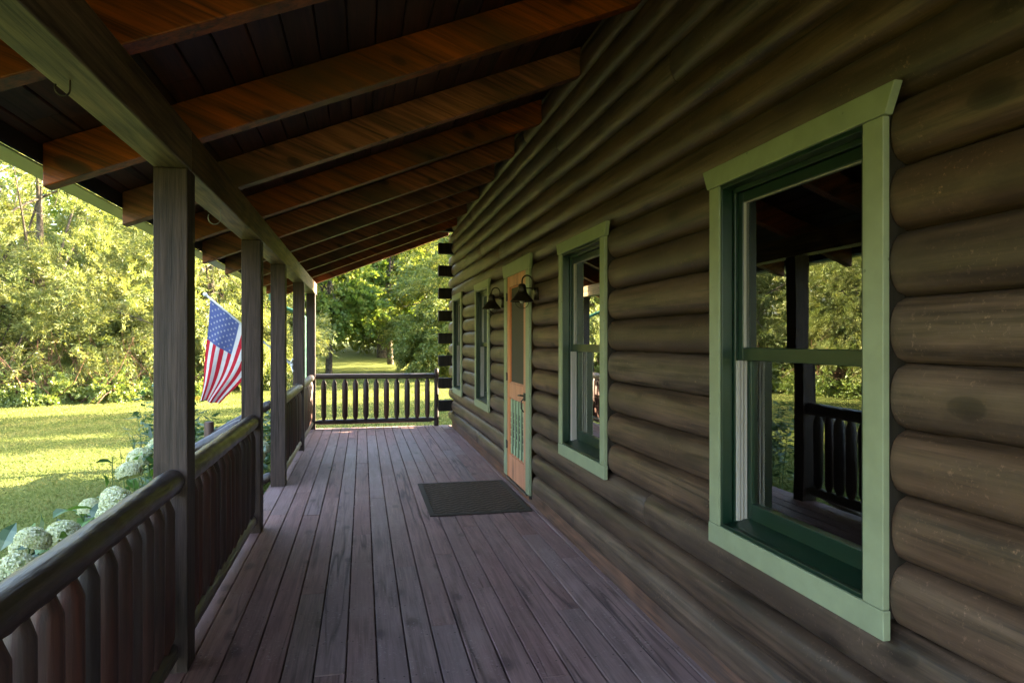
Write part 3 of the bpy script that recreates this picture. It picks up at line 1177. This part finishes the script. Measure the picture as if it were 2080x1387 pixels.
# ------------------------------------------------------------------ vegetation
def bezier(p0, p1, p2, n):
    return [p0 * (1 - t) ** 2 + p1 * 2 * t * (1 - t) + p2 * t ** 2 for t in np.linspace(0, 1, n)]
def tree_parts(seed, H, lobes, ntwig, nleaf, LL, LW, droop, trunk_r, twl, trunk_top=.75, limbs=10, lean=0):
    """wood MB and leaf quads; lobes = (x, y, z, rx, ry, rz, weight) spread of the crown"""
    global rng
    rs = np.random.default_rng(seed)
    random.seed(seed)
    mb = MB()
    top = np.array([lean, 0, H * trunk_top])
    trunk = bezier(np.zeros(3), np.array([rs.normal(0, .15), rs.normal(0, .15), H * .35]), top, 9)
    mb.tube(trunk, list(np.linspace(trunk_r, trunk_r * .22, 9)), 10, False, 0, .05)
    W = np.array([l[6] for l in lobes], float)
    W /= W.sum()
    anchors = []
    for i in range(limbs):
        lb = lobes[rs.choice(len(lobes), p=W)]
        c = np.array(lb[:3]) + unit(rs.normal(size=3)) * np.array(lb[3:6]) * .75
        t = rs.uniform(.25, .95)
        st = np.array(trunk[int(t * 8)])
        midp = (st + c) / 2 + np.array([0, 0, .12 * np.linalg.norm(c - st)])
        pts = bezier(st, midp, c, 7)
        r0 = trunk_r * (.5 - .3 * t)
        mb.tube(pts, list(np.linspace(max(r0, .02), .008, 7)), 6, False)
        for a in pts[2:]:
            anchors.append(a)
            for _ in range(2):
                e = a + unit(rs.normal(size=3)) * rs.uniform(.4, 1.1)
                mb.tube([a, (a + e) / 2 + np.array([0, 0, .06]), e], [.014, .01, .004], 4, False)
                anchors.append(e)
    # twigs fill the lobes; each carries leaves along a drooping curve
    li = rs.choice(len(lobes), ntwig, p=W)
    Lb = np.array(lobes)[li]
    dirs = unit(rs.normal(size=(ntwig, 3)))
    rad = rs.uniform(.35, 1.0, ntwig) ** .6
    P = Lb[:, :3] + dirs * Lb[:, 3:6] * rad[:, None]
    # clumping: pull twigs towards random bough centres so that gaps open between them
    nb = max(12, ntwig // 45)
    bc = P[rs.choice(ntwig, nb)]
    d2 = ((P[:, None, :] - bc[None]) ** 2).sum(2)
    near = bc[d2.argmin(1)]
    P = P + (near - P) * rs.uniform(.25, .6, (ntwig, 1))
    out = unit(P - Lb[:, :3] + rs.normal(size=(ntwig, 3)) * .5)
    Lt = rs.uniform(.6, 1.3, ntwig) * twl
    t = rs.random((ntwig, nleaf))
    pos = P[:, None] + out[:, None] * (Lt[:, None] * t)[..., None]
    pos[..., 2] -= droop * (Lt[:, None] * t ** 2)
    pos += rs.normal(size=pos.shape) * (.05 * twl)
    tang = out[:, None] * np.ones((1, nleaf, 1))
    tang = tang + rs.normal(size=tang.shape) * .55
    tang[..., 2] -= droop * 1.3 * t + (.25 if droop > .3 else -.05)
    pos, tang = pos.reshape(-1, 3), tang.reshape(-1, 3)
    n = len(pos)
    rng = rs
    Q = leaf_quads(pos, tang, rs.uniform(.7, 1.25, n) * LL, rs.uniform(.75, 1.2, n) * LW)
    rnd = np.clip(rs.random(ntwig)[:, None] * .55 + rs.random((ntwig, nleaf)) * .45, 0, 1).reshape(-1)
    return mb, Q, rnd
def make_tree(name, loc, label, cat, group, leafmat, args, barkmat=None, rz=0, sc=1):
    t = thing(name, (0, 0, 0), label, cat, group)
    mb, Q, rnd = tree_parts(*args)
    autosmooth(mb.build('trunk', barkmat or M['bark'], t, origin=(0, 0, 0)), 60)
    keep = Q[:, :, 2].min(1) > .02
    quads('crown', Q[keep], rnd[keep], leafmat, t)
    t.location = (loc[0], loc[1], gz(*loc) - .05)
    t.rotation_euler = (0, 0, rz)
    t.scale = (sc,) * 3
    return t
def again(t, loc, label, rz, sc):
    c = copy_tree(t)
    c.location = (loc[0], loc[1], gz(*loc) - .05)
    c.rotation_euler = (0, 0, rz)
    c.scale = (sc,) * 3
    c['label'] = label
    return c
WG = 'willow trees around the lawn'
willow_lobes = [(0, 0, 5.2, 3.4, 3.2, 3.4, 3), (1.8, -1.2, 2.6, 2.6, 2.4, 2.4, 2), (-1.9, -.8, 2.8, 2.6, 2.4, 2.5, 2), (0, -1.8, 1.6, 2.8, 1.8, 1.5, 1.6), (.4, .3, 8.0, 2.0, 2.0, 1.8, 1)]
w1 = make_tree('willow_tree', (-9.4, 22.6), 'tall feathery willow at the far left edge of the lawn', 'tree', WG, M['willow'],
               (3, 10.0, willow_lobes, 4300, 34, .135, .023, .25, .17, .5, .8, 16), rz=.3, sc=1.0)
w2 = make_tree('willow_tree', (-5.0, 24.6), 'pale willow directly behind the first dark porch post', 'tree', WG, M['willow'],
               (5, 9.0, [(0, 0, 4.4, 3.0, 2.8, 3.2, 3), (1.5, -1.3, 2.2, 2.3, 2.0, 2.0, 2), (-1.6, -.9, 2.4, 2.3, 2.0, 2.2, 2), (0, -1.9, 1.3, 2.4, 1.5, 1.2, 1.4), (.3, 0, 7.0, 1.9, 1.9, 1.6, 1)], 4000, 34, .13, .022, .35, .15, .55, .8, 16), rz=1.2)
again(w1, (-13.4, 18.6), 'bushy willow left of the lawn and out past the photo edge', 2.2, .95)
again(w2, (-15.0, 12.0), 'willow beyond the lawn mirrored in the nearest window', 4.0, 1.08)
again(w1, (-15.8, 5.2), 'large willow across the lawn facing the porch', 5.1, 1.0)
again(w2, (-16.0, -3.0), 'willow across the lawn behind the camera', .7, 1.1)
again(w2, (-5.9, 28.0), 'weeping yellow green willow seen right behind the flag', 3.3, 1.0)
again(w1, (-6.6, 31.0), 'taller willow rising behind the other willows', 4.2, 1.25)
again(w1, (-13.5, 28.0), 'tall willow at the back of the left tree line', 1.4, 1.3)
m1 = make_tree('maple_tree', (-1.45, 31.2), 'young maple with bright green leaves and a pale slim trunk', 'tree', 'maples behind the porch', M['maple'],
               (21, 6.4, [(0, 0, 3.9, 2.0, 1.9, 1.7, 3), (-1.0, -.5, 2.7, 1.4, 1.4, .8, 1.2), (1.1, -.4, 2.9, 1.4, 1.4, .9, 1.2), (0, 0, 5.6, 1.4, 1.4, 1.1, 1)], 950, 26, .17, .14, .25, .16, .7, .8, 12), sc=1.0)
o1 = make_tree('oak_tree', (7.2, 33.5), 'big spreading tree with low boughs beyond the far end of the porch', 'tree', 'big shade trees', M['oak'],
               (33, 13.0, [(0, 0, 6.5, 5.6, 5.4, 4.2, 4), (-3.2, -2.4, 3.0, 3.2, 3.0, 2.2, 2), (-2.0, -3.6, 1.9, 3.0, 2.4, 1.6, 1.3), (2, -2, 3.2, 3.2, 3.0, 2.2, 1.5), (0, 0, 10.5, 3.5, 3.5, 2.5, 1.5)], 3300, 34, .16, .085, .35, .32, .95, .75, 22), sc=1.0)
c_ = again(o1, (10.5, 19.4), 'big shade tree standing behind the house', 2.0, 1.0)
c_.scale = (.5, .5, .8)
c_ = again(o1, (13.2, 20.3), 'second unseen tree added behind the house to deepen the lawn shade', .4, 1.0)  # extra unseen copy, added to make the shadow band on the lawn denser
c_.scale = (.48, .48, .85)
again(o1, (1.2, 43.0), 'tall dark tree far behind the young maple', 2.6, 1.1)
again(o1, (-8.0, 41.0), 'tall green tree at the back between the porch posts', 4.4, 1.1)
again(m1, (1.5, 37.5), 'dark trunked maple standing behind the young maple', 1.0, 1.15)

def far_wood():
    rs = np.random.default_rng(77)
    n = 150000
    a = rs.uniform(R(-75), R(28), n)
    d = rs.uniform(48, 66, n)
    nb = 260
    ba, bd, bz = rs.uniform(R(-75), R(28), nb), rs.uniform(47, 64, nb), rs.uniform(.5, 13, nb)
    k = rs.integers(0, nb, n)
    P = np.stack([np.sin(ba[k]) * bd[k], np.cos(ba[k]) * bd[k], bz[k]], 1) + rs.normal(size=(n, 3)) * np.array([1.7, 1.7, 1.3])
    g = np.array([min(gz(x, y), 4) for x, y in P[:, :2]])
    P[:, 2] += g
    global rng
    rng = rs
    ok = P[:, 2] > g + .1
    P = P[ok]
    Q = leaf_quads(P, rs.normal(size=P.shape) + np.array([0, 0, -.4]), .42, .26)
    o = quads('far_wood', Q, rs.random(len(P)), M['farleaf'])
    tag(o, 'far green wood closing the view behind the lawn', 'wood', None, 'stuff')
far_wood()

# shrubs and brush along the foot of the trees
shrub_args = lambda seed, h, w: (seed, h, [(0, 0, h * .45, w, w * .8, h * .5, 3), (.4 * w, -.2, h * .3, w * .7, w * .6, h * .32, 1.5), (-.4 * w, -.2, h * .3, w * .7, w * .6, h * .32, 1.5)], 520, 34, .065, .034, .2, .03, .35, .7, 8)
SG = 'shrubs along the foot of the trees'
s1 = make_tree('shrub', (-8.7, 19.8), 'leafy green shrub at the far left foot of the willows', 'shrub', SG, M['shrub'], shrub_args(41, 1.3, 1.2), M['twig'])
s2 = make_tree('shrub', (-6.9, 20.6), 'low bright shrub at the lawn edge left of the first post', 'shrub', SG, M['shrub'], shrub_args(42, 1.0, 1.1), M['twig'])
again(s1, (-10.6, 18.4), 'shrub at the lawn edge beyond the left side of the photo', 1.0, 1.2)
again(s2, (-5.3, 21.8), 'low shrub hidden in part by the first dark post', 2.0, 1.1)
again(s1, (-3.8, 24.0), 'shrub under the flag at the far lawn edge', 3.0, 1.1)
again(s2, (-3.7, 27.0), 'small shrub at the lawn edge behind the third post', 4.0, 1.2)
again(s1, (-12.6, 14.0), 'shrub across the lawn at the foot of the mirrored willow', 2.5, 1.4)
again(s2, (-13.2, 8.0), 'shrub across the lawn opposite the steps', 5.0, 1.5)
again(o1, (4.9, 27.6), 'low spreading tree hanging over the lawn beside the far log corner', 5.2, .56)
c_ = again(s1, (5.6, 15.4), 'tall unseen shrub added past the far end of the house to shade the lawn', 1.0, 2.3)  # hidden shrub added so its shadow covers the lawn behind the far railing
def brush(loc, label, seed):
    rs = np.random.default_rng(seed)
    random.seed(seed)
    t = thing('brush_pile', (loc[0], loc[1], gz(*loc)), label, 'brush', 'twiggy brush under the willows')
    m = MB()
    for i in range(90):
        b = np.array([loc[0] + rs.normal(0, .9), loc[1] + rs.normal(0, .5), gz(*loc)])
        e = b + np.array([rs.normal(0, .7), rs.normal(0, .5), rs.uniform(.5, 1.9)])
        m.tube([b, (b + e) / 2 + rs.normal(size=3) * .12, e], [.014, .010, .004], 4, False)
    m.build('twigs', M['twig'], t)
brush((-8.9, 20.7), 'reddish twiggy brush at the left under the willows', 51)
brush((-7.0, 21.7), 'reddish twiggy brush left of the first post under the willows', 52)

# --- flower bed beside the porch
def head_mesh(seed, r, mat):
    rs = np.random.default_rng(seed)
    n = 620
    dirs = unit(rs.normal(size=(n, 3)))
    dirs[:, 2] = np.abs(dirs[:, 2]) * 1.2 - .45
    dirs = unit(dirs)
    rr = r * rs.uniform(.93, 1.03, n)
    C = dirs * rr[:, None] * np.array([1, 1, .92])
    out = []
    for k in range(4):
        ang = k * math.pi / 2 + rs.uniform(0, 1, n)
        S = unit(np.cross(dirs, np.array([.3, .2, .9])))
        T = np.cross(dirs, S)
        pd = S * np.cos(ang)[:, None] + T * np.sin(ang)[:, None]
        global rng
        rng = rs
        out.append(leaf_quads(C, pd + dirs * .35, r * .135, r * .125, dirs))
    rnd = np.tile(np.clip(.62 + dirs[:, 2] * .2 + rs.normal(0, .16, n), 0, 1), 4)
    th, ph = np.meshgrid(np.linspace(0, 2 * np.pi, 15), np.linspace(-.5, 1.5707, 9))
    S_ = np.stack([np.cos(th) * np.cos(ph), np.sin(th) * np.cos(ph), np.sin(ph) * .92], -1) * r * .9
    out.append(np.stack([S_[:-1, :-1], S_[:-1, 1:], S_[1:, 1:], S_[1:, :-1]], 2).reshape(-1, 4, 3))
    rnd = np.concatenate([rnd, np.full(len(out[-1]), .12)])  # inner ball in darker green: shade between the florets put into its colour
    Q = np.concatenate(out)
    return quads('flower_head', Q, rnd, mat)
HEADS = [head_mesh(60 + i, .095, M['petal']) for i in range(3)]
core = MB()
fresh = set(HEADS)
def big_leaf(mb_list, P, D, L, W):
    mb_list.append((P, D, L, W))
def hydrangea(heads, label, seed, nleaf=90):
    rs = np.random.default_rng(seed)
    random.seed(seed)
    H = np.array(heads)
    c = H[:, :3].mean(0)
    gr = gz(c[0], c[1])
    t = thing('hydrangea', (c[0], c[1], gr), label, 'hydrangea', 'white hydrangeas along the porch')
    st = MB()
    for (x, y, z, r) in heads:
        h = HEADS[rs.integers(0, 3)]
        if h in fresh:
            fresh.discard(h)
        else:
            h = h.copy()
            col.objects.link(h)
        h.parent = t
        h.location = Vector((x + rs.normal(0, .03), y + rs.normal(0, .05), z + rs.normal(0, .025))) - WL[t]
        s = r / .095 * rs.uniform(.72, .95)
        h.scale = (s, s, s * rs.uniform(.85, 1.1))
        h.rotation_euler = (rs.normal(0, .25), rs.normal(0, .25), rs.uniform(0, 6))
        b = Vector((c[0] + (x - c[0]) * .4, c[1] + (y - c[1]) * .5, gr))
        st.tube([b, b.lerp(Vector((x, y, z)), .6) + Vector((rs.normal(0, .03), rs.normal(0, .03), 0)), Vector((x, y, z - r * .3))], [.006, .005, .004], 6, False)
    st.build('stem', M['stemg'], t)
    n = nleaf
    k = rs.integers(0, len(H), n)
    tt = rs.uniform(.55, 1.03, n)
    P = np.stack([c[0] + (H[k, 0] - c[0]) * (.4 + .6 * tt), c[1] + (H[k, 1] - c[1]) * (.5 + .5 * tt), gr + (H[k, 2] - gr) * tt - .03], 1)
    D = rs.normal(size=(n, 3)) * np.array([1, 1, .35]) + np.array([0, 0, .1])
    P = P + np.stack([rs.normal(0, .10, n), rs.normal(0, .11, n), rs.normal(.01, .04, n)], 1)
    global rng
    rng = rs
    L = rs.uniform(.08, .135, n)
    D = unit(D)
    up = np.array([0, 0, 1.0]) + rs.normal(size=(n, 3)) * .35
    S = unit(np.cross(D, up))
    N = np.cross(S, D)
    Lc, W = L[:, None], (L * .62)[:, None]
    a0, a1, a2 = P, P + D * Lc * .35 + N * Lc * .03, P + D * Lc * .7
    tip = P + D * Lc - N * Lc * .12
    polys = []
    for sg in (1, -1):
        e1 = a1 + S * W * .5 * sg + N * W * .14
        e2 = a2 + S * W * .36 * sg + N * W * .10
        polys.append(np.stack([a0, e1, a1, a1], 1))
        polys.append(np.stack([a1, e1, e2, a2], 1))
        polys.append(np.stack([a2, e2, tip, tip], 1))
    Q = np.concatenate(polys)
    quads('leaves', Q, np.tile(rs.random(n), 6), M['hleaf'], t)
hydrangea([(-1.20, 2.84, .725, .075), (-1.18, 3.1, .665, .07), (-1.15, 2.66, .64, .075), (-1.12, 2.95, .58, .08), (-1.36, 3.2, .60, .075), (-1.46, 2.75, .52, .08)], 'nearest hydrangea with broad leaves and round white heads behind the rail', 71, 330)
hydrangea([(-1.26, 3.35, .60, .09), (-1.12, 3.25, .55, .09), (-1.30, 3.15, .48, .08), (-1.16, 3.6, .66, .10), (-1.2, 3.75, .60, .10)], 'second hydrangea from the camera, half hidden by the top rail', 72, 200)
hydrangea([(-1.44, 4.05, .555, .075), (-1.28, 4.15, .56, .085), (-1.33, 4.45, .66, .095), (-1.36, 4.85, .71, .10), (-1.22, 4.6, .53, .085), (-1.22, 4.75, .64, .09), (-1.30, 5.1, .73, .10)], 'hydrangea with the largest white heads just left of the first post', 73, 260)
hydrangea([(-1.25, 7.6, .12, .12), (-1.15, 7.8, .20, .12), (-1.35, 8.0, .25, .12), (-1.2, 8.3, .2, .12), (-1.3, 8.7, .2, .11), (-1.5, 7.8, .1, .12)], 'low hydrangea past the steps behind the second and third posts', 74, 130)
def phlox():
    rs = np.random.default_rng(81)
    t = thing('phlox', (-1.35, 4.0, gz(-1.35, 4.0)), 'small pale purple phlox among the white hydrangeas', 'flower')
    st = MB()
    allQ = []
    global rng
    for i in range(46):
        c = np.array([-1.36, 4.12, .49]) + rs.normal(size=3) * np.array([.055, .06, .04])
        nrm = unit(np.array([.3, -.8, .5]) + rs.normal(size=3) * .4)
        S = unit(np.cross(nrm, [0, 0, 1.]))
        T = np.cross(nrm, S)
        for k in range(5):
            a = k * 2 * math.pi / 5
            pd = S * math.cos(a) + T * math.sin(a)
            rng = rs
            allQ.append(leaf_quads(c[None], pd[None], .018, .015, nrm[None]))
        st.tube([(-1.36, 4.12, .2), tuple(c)], .002, 4, False)
    quads('blossoms', np.concatenate(allQ), rs.random(len(allQ)), M['phlox'], t)
    st.tube([(-1.35, 4.0, gz(-1.35, 4)), (-1.36, 4.12, .25)], .006, 6)
    st.build('stem', M['stemg'], t)
phlox()
def lily():
    rs = np.random.default_rng(83)
    t = thing('daylily', (-1.21, 3.12, gz(-1.21, 3.1)), 'single orange lily blossom poking up beside the hydrangeas', 'flower')
    c = np.array([-1.19, 3.16, .655])
    Q = []
    global rng
    rng = rs
    for k in range(6):
        a = k * math.pi / 3
        Q.append(leaf_quads(c[None], np.array([[math.cos(a), math.sin(a) * .8, .75]]), 0.036, .016, np.array([[0, 0, 1.]])))
    quads('blossom', np.concatenate(Q), rs.random(6), M['orange'], t)
    st = MB()
    st.tube([(-1.21, 3.12, gz(-1.21, 3.1)), tuple(c)], .004, 6)
    st.build('stem', M['stemg'], t)
lily()
def weed(name, stems, label, seed, LL, LW, per, group=None, flowers=(), top_bias=0.2, mat=None):
    rs = np.random.default_rng(seed)
    random.seed(seed)
    global rng
    x, y = stems[0][:2]
    t = thing(name, (x, y, gz(x, y)), label, 'plant', group)
    st = MB()
    P, D = [], []
    for (x, y, z, lx, ly) in stems:
        b = np.array([x, y, gz(x, y)])
        e = np.array([x + lx, y + ly, z])
        pts = bezier(b, (b + e) / 2 + np.array([-lx * .2, -ly * .2, .1]), e, 8)
        st.tube(pts, list(np.linspace(.007, .002, 8)), 5, False)
        for _ in range(per):
            tt = rs.uniform(top_bias, 1)
            i = min(6, int(tt * 7))
            f = tt * 7 - i
            P.append(pts[i] * (1 - f) + pts[i + 1] * f)
            a = rs.uniform(0, 6.28)
            D.append((math.cos(a), math.sin(a), rs.uniform(-.3, .5)))
    st.build('stem', M['stemg'], t)
    P, D = np.array(P), np.array(D)
    rng = rs
    Q = leaf_quads(P, D, rs.uniform(.6, 1.2, len(P)) * LL, LW, np.tile([[0, 0, 1.]], (len(P), 1)))
    quads('leaves', Q, rs.random(len(P)), mat or M['weed'], t)
    if flowers:
        Fq = []
        for c in flowers:
            for k in range(11):
                a = k * 2 * math.pi / 11
                Fq.append(leaf_quads(np.array([c]), np.array([[math.cos(a) * .7, math.sin(a) * .5, math.sin(a) * .7]]), .055, .02))
        quads('petals', np.concatenate(Fq), rs.random(len(Fq)), M['yellow'], t)
rs0 = np.random.default_rng(5)
weed('tall_weed', [(-1.35 - .9 * rs0.random(), 7.4 + 1.9 * rs0.random(), .35 + .45 * rs0.random(), rs0.normal(0, .15), rs0.normal(0, .12)) for _ in range(26)],
     'dense dark green leafy perennials growing below the flag', 91, .17, .045, 42)
weed('tall_weed', [(-2.4 - .5 * rs0.random(), 9.4 + 1.2 * rs0.random(), .65 + .35 * rs0.random(), rs0.normal(0, .1), rs0.normal(0, .1)) for _ in range(9)],
     'tall yellow flowered stalks showing beside the flag end', 92, .16, .06, 26, None,
     [(-2.55, 9.6, .93), (-2.35, 9.7, .78), (-2.5, 9.5, .84), (-2.2, 9.5, .9), (-2.1, 9.6, .70)])
weed('tall_weed', [(-1.66 - .12 * rs0.random(), 5.95 + .4 * rs0.random(), .62 + .3 * rs0.random(), rs0.normal(-.03, .12), rs0.normal(0, .1)) for _ in range(5)],
     'thin airy stalks with narrow leaves left of the first post', 93, .10, .012, 26)
weed('tall_weed', [(-1.42 - .2 * rs0.random(), 4.3 + .6 * rs0.random(), .70 + .2 * rs0.random(), rs0.normal(-.05, .08), rs0.normal(0, .08)) for _ in range(2)],
     'wiry stalks sticking up through the largest hydrangea', 94, .07, .014, 14)
weed('tall_weed', [(-1.15 - .35 * rs0.random(), 9.3 + 1.9 * rs0.random(), .2 + .35 * rs0.random(), rs0.normal(0, .15), rs0.normal(0, .12)) for _ in range(16)],
     'leafy green bed plants outside the last railing', 95, .16, .05, 36)
